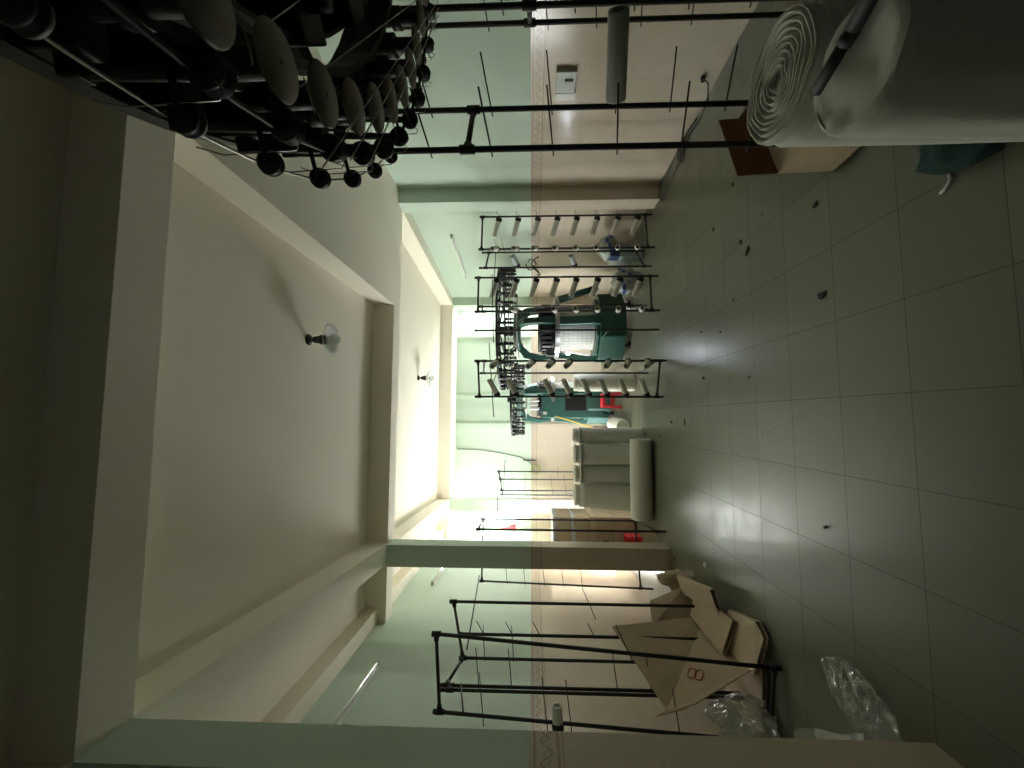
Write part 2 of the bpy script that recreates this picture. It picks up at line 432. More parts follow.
# ------------------------------------------------------------------ yarn creels (pipe racks)
ORD = ['lowest', 'second from the floor', 'third from the floor', 'fourth from the floor', 'fifth from the floor',
       'sixth from the floor', 'seventh from the floor', 'topmost']
PR = .0125

def creel(label, poles, bars=(), pegs=(), rods=(), group='pipe yarn creels'):
    """poles: {key:(x,y,z0,z1[,x1,y1])}; bars: (key,key,z0,z1); pegs: (key,[z...],vec,tail); rods: (p,q)"""
    xs = [p[0] for p in poles.values()]; ys = [p[1] for p in poles.values()]
    r = thing('yarn_creel', label, 'yarn rack', (sum(xs)/len(xs), sum(ys)/len(ys), 0), group)
    def pt(k, z):
        p = poles[k]; 
        if len(p) == 4: return Vector((p[0], p[1], z))
        t = (z-p[2])/(p[3]-p[2]); return Vector((p[0]+(p[4]-p[0])*t, p[1]+(p[5]-p[1])*t, z))
    for k, p in poles.items():
        a, b = pt(k, p[2]), pt(k, p[3])
        MB().cyl(a, b, PR, n=10).cyl(b-(b-a).normalized()*.03, b+(b-a).normalized()*.004, PR*1.25, n=10).build('post', 'black', r)
    for (k1, k2, z0, z1) in bars:
        a, b = pt(k1, z0), pt(k2, z1); d = (b-a).normalized()
        m = MB().cyl(a, b, PR*.95, n=10)
        for e, sg in ((a, 1), (b, -1)):      # pipe tees at the joints
            m.cyl(e-Vector((0, 0, .03)), e+Vector((0, 0, .03)), PR*1.5, n=10); m.cyl(e, e+d*sg*.045, PR*1.4, n=10)
        m.build('crossbar', 'black', r)
    for (k, zs, vec, tail) in pegs:
        v = Vector(vec)
        for z in zs:
            p = pt(k, z); MB().cyl(p-v.normalized()*tail, p+v, .0035, n=6).build('peg', 'black', r)
    for (a, b) in rods: MB().cyl(a, b, .0055, n=8).build('guide_rod', 'black', r)
    return r, pt

_proto = {}
def tube(p, vec, label, length, r=.037, mat='tube', group='yarn tubes on the creels', collar=True, back=.0):
    """a paper yarn tube slid over a peg; the dark collar sits against the post"""
    key = (length, r, mat, collar)
    if key not in _proto:
        o = thing('yarn_tube', label, 'yarn tube', (0, 0, 0), group)
        m = MB().lathe((0, 0, 0), (0, 0, 1), [(r*.55, .012), (r*.96, .012), (r, .018), (r*.93, length-.006), (r*.9, length), (r*.62, length), (r*.60, length-.01), (r*.6, .014), (r*.55, .012)], 16)
        m.build('tube_body', mat, o)
        if collar: 
            c = MB().lathe((0, 0, 0), (0, 0, 1), [(.004, -.022), (r*1.08, -.022), (r*1.12, -.012), (r*1.12, .02), (r*1.0, .026), (r*.5, .026)], 16)
            x = c.build('collar', 'dark', o); x['label'] = 'dark collar at the post end'
        _proto[key] = o; t = o
    else: t = copy_tree(_proto[key])
    v = Vector(vec).normalized()
    t['label'] = label; t.location = Vector(p)+v*(.036+back); t.rotation_mode = 'QUATERNION'; t.rotation_quaternion = v.to_track_quat('Z', 'Y')
    return t

def zs_from_px(y_depth, xs):  # heights along a post, from the picture rows
    return [H+(533-x)/413*y_depth for x in xs]

# -- the right-hand creel by the pillar
v1 = Vector((-.235, .10, .075)); v1b = Vector((-.09, -.24, .05))
pa, pb = (2.675, 5.33, 0, 2.285), (2.19, 5.24, 0, 2.285)
za = zs_from_px(5.55, [501, 520.3, 540, 559.4, 578.6, 598.6, 619, 638.4])
zb = zs_from_px(5.40, [499, 519, 538, 558, 578, 597.6, 618, 637])
c1, pt1 = creel('black pipe creel nearest the right wall, white tubes on both posts, by the right pillar',
    {'a': pa, 'b': pb}, [('a', 'b', 2.25, 2.25), ('a', 'b', .09, .09)],
    [('a', za, v1, .03), ('b', zb, v1b, .03), ('a', [z+.02 for z in za], (.12, -.07, .045), .0)])
for i, z in enumerate(sorted(za)):
    tube(pt1('a', z), v1, 'white yarn tube, %s on the wall-side post by the right pillar' % ORD[i], .225)
for i, z in enumerate(sorted(zb)):
    tube(pt1('b', z), v1b, 'end-on yarn tube, %s on the second post from the right wall' % ORD[i], .22, r=.033)

# -- the creel behind it, nearly empty
c2, pt2 = creel('nearly empty black pipe creel with a tangle of cord, second from the right wall',
    {'a': (2.375, 5.80, 0, 2.31), 'b': (1.995, 5.39, 0, 2.295)}, [('a', 'b', 2.21, 2.21), ('a', 'b', .10, .10)],
    [('b', zs_from_px(5.39, [519, 577]), (.10, -.16, .05), .03), ('a', zs_from_px(5.8, [498, 505]), (.2, .0, .05), .02)],
    [((2.30, 5.55, 2.09), (1.80, 5.45, 2.10))])
tube(pt2('b', zs_from_px(5.39, [519])[0]), (.10, -.16, .07), 'grey-blue yarn tube near the top of the nearly empty creel', .16, mat='bluewhite')
tube(pt2('b', zs_from_px(5.39, [577])[0]), (.10, -.16, .07), 'pale yarn tube at mid height on the nearly empty creel', .16, mat='graytube')
m = MB(); pz = pt2('b', 1.555)
for k in range(5):
    a = 1.3*k; P = [pz+Vector((.02*math.cos(a), -.02, -.02+.01*k))]
    for j in range(6): P.append(P[-1]+Vector((.03*math.cos(a+j*.5), -.004, .03*math.sin(a*1.7+j*.6))))
    m.tube(P, .007, 5)
solo(m, 'cord_tangle', 'dark', 'tangle of black cord tied to a post of the nearly empty creel', 'cord')

# -- the creel right in front of the dark green machine
v3 = Vector((-.235, .08, .08)); v3b = Vector((-.03, -.25, .05))
ze = zs_from_px(5.24, [498.5, 518.6, 538.6, 559, 578.6, 600, 622, 642])
zf = zs_from_px(5.2, [517.6, 557, 578, 598.6, 618.6, 641])
c3, pt3 = creel('black pipe creel of white tubes standing before the right half of the dark green machine',
    {'e': (1.775, 5.142, 0, 2.317), 'f': (1.322, 5.097, 0, 2.306), 'g': (1.54, 5.66, .0, 2.343), 'h': (1.093, 5.155, 0, 2.311)},
    [('e', 'f', 2.27, 2.27), ('e', 'f', .10, .10), ('f', 'g', 2.20, 2.30), ('f', 'g', .14, .10)],
    [('e', ze, v3, .03), ('f', zf, v3b, .03)],
    [((1.80, 5.10, 2.095), (.93, 5.12, 2.07)), ((1.093, 5.13, .62), (1.093, 5.6, .62))])
for i, z in enumerate(sorted(ze)):
    tube(pt3('e', z), v3, 'white yarn tube, %s on the post right of the dark machine' % ORD[i], .225)
n6 = ['lowest', 'second from the floor', 'third from the floor', 'fourth from the floor', 'fifth from the floor', 'topmost']
for i, z in enumerate(sorted(zf)):
    tube(pt3('f', z), v3b, 'end-on yarn tube, %s on the post before the dark machine' % n6[i], .22, r=.033)

# -- the creel at the left edge of the dark green machine
v4 = Vector((-.10, -.19, .075)); v4b = Vector((.20, -.10, .10))
zj = zs_from_px(4.98, [500, 534.6, 554, 571, 609, 628, 647])
zk = zs_from_px(5.08, [499.5, 518, 554, 572, 590.7, 608, 627, 647])
c4, pt4 = creel('black pipe creel of white tubes left of the dark green machine, nearest the fabric rolls',
    {'j': (.667, 4.90, 0, 2.273), 'k': (.248, 5.064, 0, 2.289), 'l': (.605, 5.685, 0, 2.309)},
    [('j', 'k', 2.235, 2.235), ('j', 'k', .075, .075), ('j', 'l', 2.16, 2.26), ('j', 'l', .13, .10)],
    [('j', zj, v4, .03), ('k', zk, v4b, .03)],
    [((.93, 5.15, 2.13), (.0, 5.0, 2.05)), ((.72, 4.95, 1.95), (.40, 5.3, 2.10))])
n7 = ['lowest', 'second from the floor', 'third from the floor', 'fourth from the floor', 'fifth from the floor', 'sixth from the floor', 'topmost']
for i, z in enumerate(sorted(zj)):
    tube(pt4('j', z), v4, 'short white yarn tube, %s on the post left of the work lamp' % n7[i], .16, r=.038)
for i, z in enumerate(sorted(zk)):
    tube(pt4('k', z), v4b, 'white yarn tube, %s on the tube post nearest the fabric rolls' % ORD[i], .21, r=.035)

# -- the near creel at right, beside the fabric rolls
vn = (.118, -.177, .03)
zD = [H+(533-x)/413*1.575 for x in (359, 425, 490, 555, 622, 688, 756)]
zC = [H+(533-x)/413*1.80 for x in (425, 490, 554, 621, 678, 735)]
zB = [H+(533-x)/413*1.93 for x in (420, 485, 550, 603, 651, 705)]
cn, ptn = creel('black pipe creel closest to the camera, beside the near fabric rolls at the right',
    {'D': (1.073, 1.575, 0, 2.30), 'C': (1.42, 1.80, 0, 2.30), 'B': (2.0, 1.95, 0, 2.30), 'A': (1.72, 1.60, 0, 2.30)},
    [('C', 'D', 1.86, 1.85), ('C', 'D', .12, .14), ('A', 'B', 1.60, 1.60), ('A', 'B', .12, .12), ('C', 'A', 2.27, 2.27)],
    [('D', zD, vn, .03), ('C', zC, vn, .03), ('B', zB, vn, .03), ('A', [z-.1 for z in zB], vn, .03)])
tube(ptn('C', zC[3]), (.16, -.30, .045), 'single grey yarn tube on the near creel at the right', .33, r=.045, mat='graytube', collar=False, back=-.02)

# -- creels along the left wall
vl = (.26, .03, .03)
creel('front left black pipe creel beside the cardboard and the near left pillar',
    {'m': (-1.596, 2.832, 0, 2.262, -1.485, 2.94), 'n': (-2.095, 2.904, 0, 2.256, -1.995, 2.95)},
    [('m', 'n', 2.245, 2.215), ('m', 'n', .04, .05)],
    [('n', [1.92, 1.49, 1.33, .62], vl, .06), ('m', [.95], (.12, .12, .06), .06)],
    [((-1.99, 2.93, 2.05), (-1.99, 3.24, 2.12))])
creel('left black pipe creel of four posts with the big cardboard sheet leaning on it',
    {'p': (-1.655, 3.829, 0, 2.324), 'q': (-1.815, 3.60, 0, 2.20), 'r': (-1.99, 3.57, 0, 2.186), 'o': (-2.03, 3.28, 0, 2.29), 't': (-2.03, 3.23, 0, 2.27)},
    [('p', 'r', 2.29, 2.16), ('r', 'o', 2.16, 2.24), ('o', 't', 2.21, 2.20)],
    [('q', [1.99, 1.75, 1.52, 1.07], (.12, -.03, .06), .02), ('o', [1.99, 1.74, .95, .70], vl, .02), ('r', [1.98, 1.74], (.24, .05, .02), .02), ('p', [1.08], (.1, .1, .05), .13)],
    [((-1.60, 4.3, 2.12), (-1.86, 3.45, 2.11))])
creel('black pipe creel standing behind the middle left pillar and the cardboard boxes',
    {'s': (-2.245, 5.677, 0, 2.28, -2.19, 5.70), 't': (-1.452, 5.998, 0, 2.319), 'u': (-1.351, 5.079, 0, 2.252)},
    [('t', 's', 2.28, 2.26), ('u', 't', 2.235, 2.28), ('u', 't', .10, .12), ('t', 's', .14, .16)],
    [('s', [1.92, 1.68, 1.42, 1.17, .92], (.27, .06, .03), .03)],
    [((-.98, 6.0, 2.08), (-1.56, 6.05, 2.08))])
creel('thin pipe creel far back on the left, between the far pillar and the standing rolls',
    {'a': (-1.04, 8.0, 0, 2.235), 'b': (-1.18, 7.95, 0, 2.20), 'c': (-1.38, 7.9, 0, 2.17), 'd': (-1.48, 8.0, 0, 2.19)},
    [('a', 'b', 2.22, 2.19), ('b', 'c', 2.18, 2.16), ('c', 'd', 2.14, 2.16), ('a', 'd', .1, .1)],
    [('c', [1.95, 1.7, 1.2, .95], (.2, .05, .03), .1), ('a', [1.1], (.1, 0, 0), .1), ('b', [1.95, 1.7, 1.22, .97], (.1, 0, .03), .0)],
    [((-.82, 8.0, 2.10), (-1.46, 8.02, 2.14))])
o = tube((-2.07, 2.93, 1.415), (1, .03, .04), 'short white yarn tube on the front left creel, by the near left pillar', .13, r=.036, mat='tube', collar=True, back=-.02)

# ------------------------------------------------------------------ circular knitting machines
def feeder_proto(label_dummy=None):
    """positive yarn feeder, local frame: +x outward, hangs below z=0"""
    r = bpy.data.objects.new('yarn_feeder', None); COL.objects.link(r); r['_o'] = (0, 0, 0)
    MB().box(-.05, .045, -.022, .022, -.06, .01).box(.02, .07, -.012, .012, -.05, -.02).build('housing', 'dark', r, bevel=.004)
    MB().cyl((-.02, 0, -.06), (-.02, 0, -.20), .024, .022, 14).cyl((-.02, 0, -.10), (-.02, 0, -.13), .034, n=16).build('spool', 'dark', r)
    MB().lathe((-.02, 0, -.195), (0, 0, -1), [(.004, 0), (.050, 0), (.053, .003), (.050, .007), (.004, .009)], 24).build('disc', 'disc', r)
    m = MB(); c = Vector((.065, 0, -.20))
    m.lathe(c+Vector((0, -.014, 0)), (0, 1, 0), [(.004, 0), (.021, 0), (.024, .004), (.018, .012), (.018, .016), (.024, .024), (.021, .028), (.004, .028)], 22)
    m.cyl((.06, 0, -.05), (.065, 0, -.19), .009, n=8)
    m.lathe(Vector((.115, 0, -.165))+Vector((0, -.01, 0)), (0, 1, 0), [(.003, 0), (.017, 0), (.019, .006), (.014, .01), (.019, .014), (.017, .02), (.003, .02)], 18)
    m.cyl((.06, .012, -.16), (.115, .012, -.165), .004, n=6)
    m.build('pulley', 'dark', r)
    h = MB().torus((.065, -.0155, -.20), (0, 1, 0), .011, .0022, 14, 6).torus((.065, -.0155, -.20), (0, 1, 0), .005, .0018, 10, 6)
    h.tube([(.09, .0, -.05), (.105, .012, -.10), (.10, .012, -.215), (.09, .012, -.222), (.075, .02, -.21)], .0012, 5)
    h.tube([(-.02, -.05, -.21), (.03, -.04, -.225), (.04, -.03, -.230)], .0012, 5)
    h.build('thread_guide', 'chrome', r)
    return r

def feeder_far():
    m = MB().box(-.04, .045, -.02, .02, -.05, .01)
    m.cyl((-.0, 0, -.05), (-.0, 0, -.24), .020, n=8)
    m.lathe((0, 0, -.09), (0, 0, -1), [(.01, 0), (.046, 0), (.046, .012), (.01, .02)], 12)
    m.lathe((0, 0, -.19), (0, 0, -1), [(.01, 0), (.036, 0), (.036, .012), (.01, .02)], 12)
    return m.build('yarn_feeder', 'dark')

def ring_of(proto, root, c, R, z, n, a0=0, first=True):
    for i in range(n):
        a = a0+2*PI*i/n
        o = proto if i == 0 else copy_tree(proto)
        o.parent = root
        o.location = Vector((c[0]+R*math.cos(a), c[1]+R*math.sin(a), z))-root.location
        o.rotation_euler = (0, 0, a)

# the near machine: only its overhead feeder ring reaches into the picture
NC, NR = (1.60, .17), 1.165
nm = thing('knitting_machine', 'near circular knitting machine, black overhead ring of yarn feeders close to the camera', 'knitting machine', (NC[0], NC[1], 0))
def annulus(c, r0, r1, z0, z1, n=64):
    return MB().lathe((c[0], c[1], z0), (0, 0, 1), [(r0, 0), (r1, 0), (r1, z1-z0), (r0, z1-z0), (r0, 0)], n, smooth=False)
annulus(NC, NR-.055, NR+.05, 2.165, 2.20).build('feeder_ring', 'dark', nm)
annulus(NC, .62, 1.07, 2.25, 2.30).build('top_plate', 'dark', nm)
annulus(NC, NR-.10, NR-.085, 2.04, 2.11).build('drive_belt', 'dark', nm)
annulus(NC, NR-.16, NR-.15, 2.10, 2.26).build('skirt', 'dark', nm)
MB().torus((NC[0], NC[1], 2.015), (0, 0, 1), NR+.115, .0022, 96, 6).build('stop_wire', 'steel', nm)
MB().torus((NC[0], NC[1], 1.975), (0, 0, 1), NR+.07, .0045, 96, 6).build('thread_ring', 'dark', nm)
for i in range(12):
    a = 2*PI*i/12+.1; ca, sa = math.cos(a), math.sin(a)
    MB().cyl((NC[0]+.62*ca, NC[1]+.62*sa, 2.27), (NC[0]+(NR+.02)*ca, NC[1]+(NR+.02)*sa, 2.19), .018, n=8).build('spoke', 'dark', nm)
MB().cyl((NC[0], NC[1], .9), (NC[0], NC[1], 2.31), .10, n=20).build('mast', 'dark', nm)
for i in range(3):
    a = 2*PI*i/3+.4; MB().cyl((NC[0], NC[1], 2.26), (NC[0]+.7*math.cos(a), NC[1]+.7*math.sin(a), 2.28), .03, n=8).build('top_arm', 'dark', nm)
MB().lathe((NC[0], NC[1], 0), (0, 0, 1), [(.0, 0), (.40, 0), (.40, .5), (.30, .6), (.33, .85), (.33, 1.05), (.0, 1.05)], 32).build('base', 'green', nm)
# small black motors and brackets seen inside the ring
for i in range(18):
    a = 2*PI*i/18+.3; x, y = NC[0]+.95*math.cos(a), NC[1]+.95*math.sin(a)
    b = MB().box(x-.075, x+.075, y-.06, y+.06, 2.08, 2.26, rot=a).cyl((x, y, 2.10), (x, y, 2.03), .022, n=10)
    b.build('drive_box', 'dark', nm, bevel=.006)
ring_of(feeder_proto(), nm, NC, NR, 2.165, 50, .03)

# threads running in from the creels to the feeders
def thread(pts, label): solo(MB().tube(pts, .0013, 5), 'yarn_thread', 'yarn', label, 'thread', 'threads running to the near feeder ring')
def ringpt(a, z, R=NR+.07): return Vector((NC[0]+R*math.cos(a), NC[1]+R*math.sin(a), z))
thread([(1.468, 1.336, 2.0), (.489, .586, 1.97)], 'long white thread slanting across inside the near feeder ring')
thread([(1.533, 1.404, 1.94), (.391, .611, 1.92)], 'white thread running farthest along the outside of the near feeder ring')
thread([(1.49, 1.383, 1.93), (.45, .683, 1.91)], 'white thread between the longest and shortest ones outside the near feeder ring')
thread([(1.425, 1.349, 1.92), (.501, .761, 1.905)], 'shortest white thread outside the near feeder ring, closest to the creel')
thread([(.734, .66, 2.0), (.526, .514, 1.97)], 'short faint thread between two grey discs of the near feeder ring')

def machine(label, c, z_ring, R, rb, col, ang=0, nfeed=40):
    root = thing('knitting_machine', label, 'knitting machine', (c[0], c[1], 0))
    cx, cy = c
    # housing on feet
    m = MB(); n = 8
    oct_ = lambda r: [(cx+r*math.cos(PI/8+i*PI/4), cy+r*math.sin(PI/8+i*PI/4)) for i in range(n)]
    m.prism(oct_(rb*1.06), .09, .50); m.prism(oct_(rb*.9), .50, .55)
    m.build('base_housing', col, root, bevel=.015)
    for i in range(4):
        a = PI/4+i*PI/2; x, y = cx+rb*.85*math.cos(a), cy+rb*.85*math.sin(a)
        MB().cyl((x, y, 0), (x, y, .03), .06, n=14).cyl((x, y, .03), (x, y, .10), .025, n=10).build('foot', 'dark', root)
    # three broad legs holding the bed
    for i in range(3):
        a = ang+2*PI*i/3; d = Vector((math.cos(a), math.sin(a), 0)); s = Vector((-d.y, d.x, 0))*.07
        C = Vector((cx, cy, 0))
        prof = [(rb*.98, .45), (rb*1.02, .62), (rb*.93, .95), (rb*.90, 1.16), (rb*.70, 1.16), (rb*.72, .95), (rb*.82, .65), (rb*.80, .45)]
        p = [C+d*r+Vector((0, 0, z))-s for r, z in prof]
        MB().slab(p, .14, s).build('leg', col, root, bevel=.012)
    annulus(c, rb*.55, rb*.93, 1.14, 1.21, 40).build('bed_plate', 'steel', root)
    # needle cylinder and cam ring
    m = MB().lathe((cx, cy, 1.21), (0, 0, 1), [(rb*.60, 0), (rb*.74, 0), (rb*.74, .05), (rb*.66, .06), (rb*.66, .22), (rb*.70, .23), (rb*.70, .27), (rb*.5, .27)], 40)
    m.build('needle_cylinder', 'dark', root)
    k = 30
    for i in range(0, k):
        pass
    m = MB()
    for i in range(k):
        a = 2*PI*i/k; x, y = cx+rb*.70*math.cos(a), cy+rb*.70*math.sin(a)
        m.box(x-.03, x+.03, y-.022, y+.022, 1.27, 1.42, rot=a)
    m.build('cam_boxes', 'dark', root)
    # fabric coming down inside, and its take-down rollers
    MB().lathe((cx, cy, .56), (0, 0, 1), [(rb*.62, 0), (rb*.60, .2), (rb*.62, .45), (rb*.66, .62)], 32, wob=lambda t, k, h: 1+.02*math.sin(t*9+h*3)).build('knitted_tube', 'fabric', root)
    # hinged wire-mesh safety guard round the take-down
    m = MB(); rg = rb*.84; a0, a1 = -PI*.80, -PI*.16
    N = 20
    for j in range(N+1):
        a = a0+(a1-a0)*j/N; x, y = cx+rg*math.cos(a), cy+rg*math.sin(a); m.cyl((x, y, .56), (x, y, 1.14), .003, n=4)
    for j in range(9):
        z = .56+.58*j/8; m.tube([(cx+rg*math.cos(a0+(a1-a0)*q/24), cy+rg*math.sin(a0+(a1-a0)*q/24), z) for q in range(25)], .0028, 4)
    m.build('mesh_guard', 'steel', root)
    # upper arms
    for i in range(3):
        a = ang+.0+2*PI*i/3; d = Vector((math.cos(a), math.sin(a), 0)); s = Vector((-d.y, d.x, 0))*.05
        C = Vector((cx, cy, 0))
        prof = [(rb*.92, 1.20), (rb*.98, 1.45), (rb*.90, 1.72), (rb*.55, 1.86), (rb*.2, 1.90), (rb*.2, 1.80), (rb*.5, 1.74), (rb*.72, 1.62), (rb*.80, 1.42), (rb*.76, 1.20)]
        MB().slab([C+d*r+Vector((0, 0, z))-s for r, z in prof], .10, s).build('upper_arm', col, root, bevel=.01)
    MB().lathe((cx, cy, 1.78), (0, 0, 1), [(0, 0), (rb*.62, 0), (rb*.66, .04), (rb*.6, .10), (rb*.25, .13), (0, .13)], 32).build('crown', col, root)
    MB().cyl((cx, cy, 1.9), (cx, cy, z_ring+.12), .06, n=16).build('mast', 'dark', root)
    annulus(c, R-.05, R+.045, z_ring-.0, z_ring+.03, 48).build('feeder_ring', 'dark', root)
    MB().torus((cx, cy, z_ring-.16), (0, 0, 1), R-.05, .012, 60, 6).build('thread_ring', 'steel', root)
    MB().torus((cx, cy, z_ring-.27), (0, 0, 1), R*.55, .014, 40, 6).build('lower_ring', 'steel', root)
    for i in range(6):
        a = ang+2*PI*i/6+.2
        MB().cyl((cx, cy, z_ring+.06), (cx+R*math.cos(a), cy+R*math.sin(a), z_ring+.02), .016, n=8).build('spoke', 'dark', root)
    for i in range(6):
        a = ang+2*PI*i/6+.2
        MB().cyl((cx+R*.55*math.cos(a), cy+R*.55*math.sin(a), 1.85-.02), (cx+R*.97*math.cos(a), cy+R*.97*math.sin(a), z_ring), .012, n=8).build('stay', 'dark', root)
    ring_of(feeder_far(), root, c, R, z_ring, nfeed, .05)
    return root

m1 = machine('big dark green circular knitting machine behind the two tube creels, its work lamp lit', (1.50, 7.02), 2.10, 1.0, .56, 'green', ang=-PI/2+.08)
# control box and grey cover on the dark green machine
MB().box(.98, 1.10, 6.55, 6.75, 1.22, 1.36).build('control_box', 'dark', m1, bevel=.01)
MB().cyl((1.0, 6.50, 1.22), (.985, 6.40, 1.05), .010, n=8).build('lamp_arm', 'dark', m1)
x = MB().sphere((.985, 6.40, 1.025), .028, 12, 8).build('work_lamp', 'worklamp', m1); x['label'] = 'glowing bluish work lamp'
MB().cyl((1.90, 6.62, 1.15), (2.10, 6.60, .52), .06, .05, 12).build('side_strut', 'green', m1)
m2 = machine('paler teal knitting machine far behind the creels, with a yellow pole leaning beside it', (.36, 8.46), 1.97, .70, .50, 'teal', ang=PI*.93, nfeed=32)
MB().box(-.02, .50, 8.00, 8.12, .20, 1.40).box(-.02, .06, 8.0, 8.12, .1, .25).box(.40, .50, 8.0, 8.12, .1, .25).build('front_panel', 'teal', m2, bevel=.02)
x = MB().box(.045, .10, 7.990, 8.002, 1.30, 1.37).build('label_plate', 'white', m2); x['label'] = 'small white plate'
MB().box(.12, .44, 7.985, 8.003, .55, .95).build('opening_shade', 'dark', m2, bevel=.03)  # solid dark block painted in for the shade inside the opening
for k in range(4):
    x0 = .16+.075*k
    MB().lathe((x0, 7.95, 1.45+.02*(k % 2)), (0, -.3, 1), [(.0, 0), (.026, .005), (.022, .17), (.0, .175)], 12).build('yarn_bobbin', 'yarn', m2)
# ------------------------------------------------------------------ rolls of fabric
def roll_profile(r, h, core=.02, turns=7):
    p = [(core, 0), (r*.97, 0), (r, .02), (r, h-.03), (r*.97, h-.006)]
    return p
def spiral_end(c, d, r, h, mat, parent, core=.018, turns=7, seed=1):
    """wound end of a roll: a stepped spiral ridge of the fabric edges"""
    m = MB(); x, y = m.frame(d); c = Vector(c); d = Vector(d).normalized(); vs = []; fs = []; n = 28; T = turns*n
    for i in range(T+1):
        t = 2*PI*i/n; rr = core+(r-core)*i/T; w = (r-core)/turns
        wob = 1+.05*noise.noise(Vector((math.cos(t)*1.3, math.sin(t)*1.3, seed+i/T*2)))
        hh = .010*noise.noise(Vector((math.cos(t)*2, math.sin(t)*2, seed*3+i/T*4)))
        for q, dz in ((0, -.008), (.30, .006), (.62, .006), (1.0, -.008)):
            R_ = min((rr+w*q)*wob, r*1.0); vs.append(c+(x*math.cos(t)+y*math.sin(t))*R_+d*(hh+dz))
    for i in range(T):
        for q in range(3): fs.append((i*4+q, i*4+q+1, (i+1)*4+q+1, (i+1)*4+q))
    m.add(vs, fs, True)
    m.lathe(c-d*.012, d, [(0, 0), (r*.985, 0)], 28)
    return m.build('wound_end', mat, parent)

def roll(base, d, r, h, mat, label, group=None, seed=1, taper=1.0, sag=.02, turns=6, both=False, bunch=False):
    base = Vector(base); d = Vector(d).normalized()
    org = (base.x, base.y, 0 if d.z > .5 else 0)
    o = thing('fabric_roll', label, 'fabric roll', org, group)
    def wob(t, k, hh): 
        return 1+sag*noise.noise(Vector((math.cos(t)*1.2, math.sin(t)*1.2, hh*2.2+seed*9)))+.006*math.sin(3*t+seed+hh*4)
    N = 14; prof = [(.02, 0), (r*.96, 0)]
    for i in range(N+1):
        f = i/N; prof.append((r*(1+(taper-1)*f)*(1-.02*(2*f-1)**8), .012+(h-.024)*f))
    if d.z > .5: prof = [q for q in prof if q[1] < h-.07]+[(r*taper, h-.065), (r*taper*.93, h-.05), (r*taper*.95, h-.035), (r*taper*.97, h-.02), (r*taper*.90, h-.004)]
    if bunch: prof = prof[:-5]+[(r*taper, h-.09), (r*taper*.90, h-.075), (r*taper*.84, h-.05), (r*taper*.90, h-.03), (r*taper*.93, h-.012), (r*taper*.80, h)]
    else: prof += [(r*taper*.95, h-.004)]
    MB().lathe(base, d, prof, 36, wob=wob).build('roll_body', mat, o)
    spiral_end(base+d*(h-.002), d, r*taper*(.80 if bunch else .95), h, mat, o, turns=turns, seed=seed)
    if both: spiral_end(base+d*.002, -d, r*.95, h, mat, o, turns=turns, seed=seed+5)
    return o
g = 'white fabric rolls grouped in the middle of the room'
roll((-.265, 6.06, 0), (0, 0, 1), .116, .99, 'fabric', 'upright white fabric roll at the right end of the standing row, nearest the creels', g, 1, bunch=True)
roll((-.53, 6.0, 0), (.005, 0, 1), .147, .985, 'fabric', 'upright white fabric roll, second from the right in the standing row', g, 2, bunch=True)
roll((-.808, 6.03, 0), (.0, 0, 1), .130, .98, 'fabric', 'upright white fabric roll, third from the right in the standing row', g, 3, bunch=True)
roll((-1.135, 6.0, 0), (.03, .02, 1), .195, .985, 'fabric', 'leaning white fabric roll at the left end of the standing row, by the cardboard boxes', g, 4, taper=.84, bunch=True)
roll((-1.325, 5.60, .148), (1, -.03, .0), .142, 1.03, 'fabric', 'white fabric roll lying on the floor in front of the standing row', g, 5, both=True)
roll((-.14, 6.75, .112), (0.02, 1, 0), .11, .9, 'fabric', 'fabric roll lying end-on, half hidden behind the standing row', g, 6, both=True)
roll((.535, 6.46, 0), (0, 0, 1), .135, .93, 'fabric2', 'lone upright cream fabric roll behind the creel left of the dark green machine', None, 7)
# the loose wrapped edge lying along the floor roll
# near rolls
r1 = roll((.955, 1.125, 0), (0, 0, 1), .168, .895, 'fabric', 'nearest-corner upright white fabric roll showing its wound spiral end beside the near creel', 'near fabric rolls at the right', 8, turns=9)
r2 = thing('fabric_roll', 'upright fabric roll draped with loose white cloth, a black pipe resting on top', 'fabric roll', (.722, .815, 0), 'near fabric rolls at the right')
def wob2(t, k, h):
    f = max(0, min(1, (.93-h)/.5)); return 1+.035*f*math.sin(9*t+.7*math.sin(h*6))+.02*noise.noise(Vector((math.cos(t)*2, math.sin(t)*2, h*1.5)))
prof = [(.02, 0), (.128, 0)]+[(.132-.006*math.cos(i/16*PI*2)*.5, .01+.90*i/16) for i in range(17)]+[(.127, .922), (.118, .93)]
MB().lathe((.722, .815, 0), (0, 0, 1), prof, 60, wob=wob2).build('roll_body', 'fabric', r2)
m = MB(); vs = []; fs = []; nr, nt = 9, 48
for i in range(nr+1):
    for j in range(nt):
        t = 2*PI*j/nt; rr = .124*i/nr*wob2(t, 0, .93)
        z = .931+.010*noise.noise(Vector((rr*14*math.cos(t), rr*14*math.sin(t), 3)))-(.004 if i == nr else 0)
        vs.append((.722+rr*math.cos(t), .815+rr*math.sin(t), z))
for i in range(nr):
    for j in range(nt): fs.append((i*nt+j, (i+1)*nt+j, (i+1)*nt+(j+1) % nt, i*nt+(j+1) % nt))
m.add(vs, fs, True).build('cloth_cover', 'fabric', r2)
m = MB().cyl((.727, .894, .955), (.762, .787, .957), .0125, n=14).cyl((.756, .805, .957), (.764, .780, .957), .0155, n=14).cyl((.762, .787, .957), (.84, .60, .960), .0155, n=14)
solo(m, 'pipe_offcut', 'black', 'short black pipe resting on top of the draped near fabric roll', 'pipe')

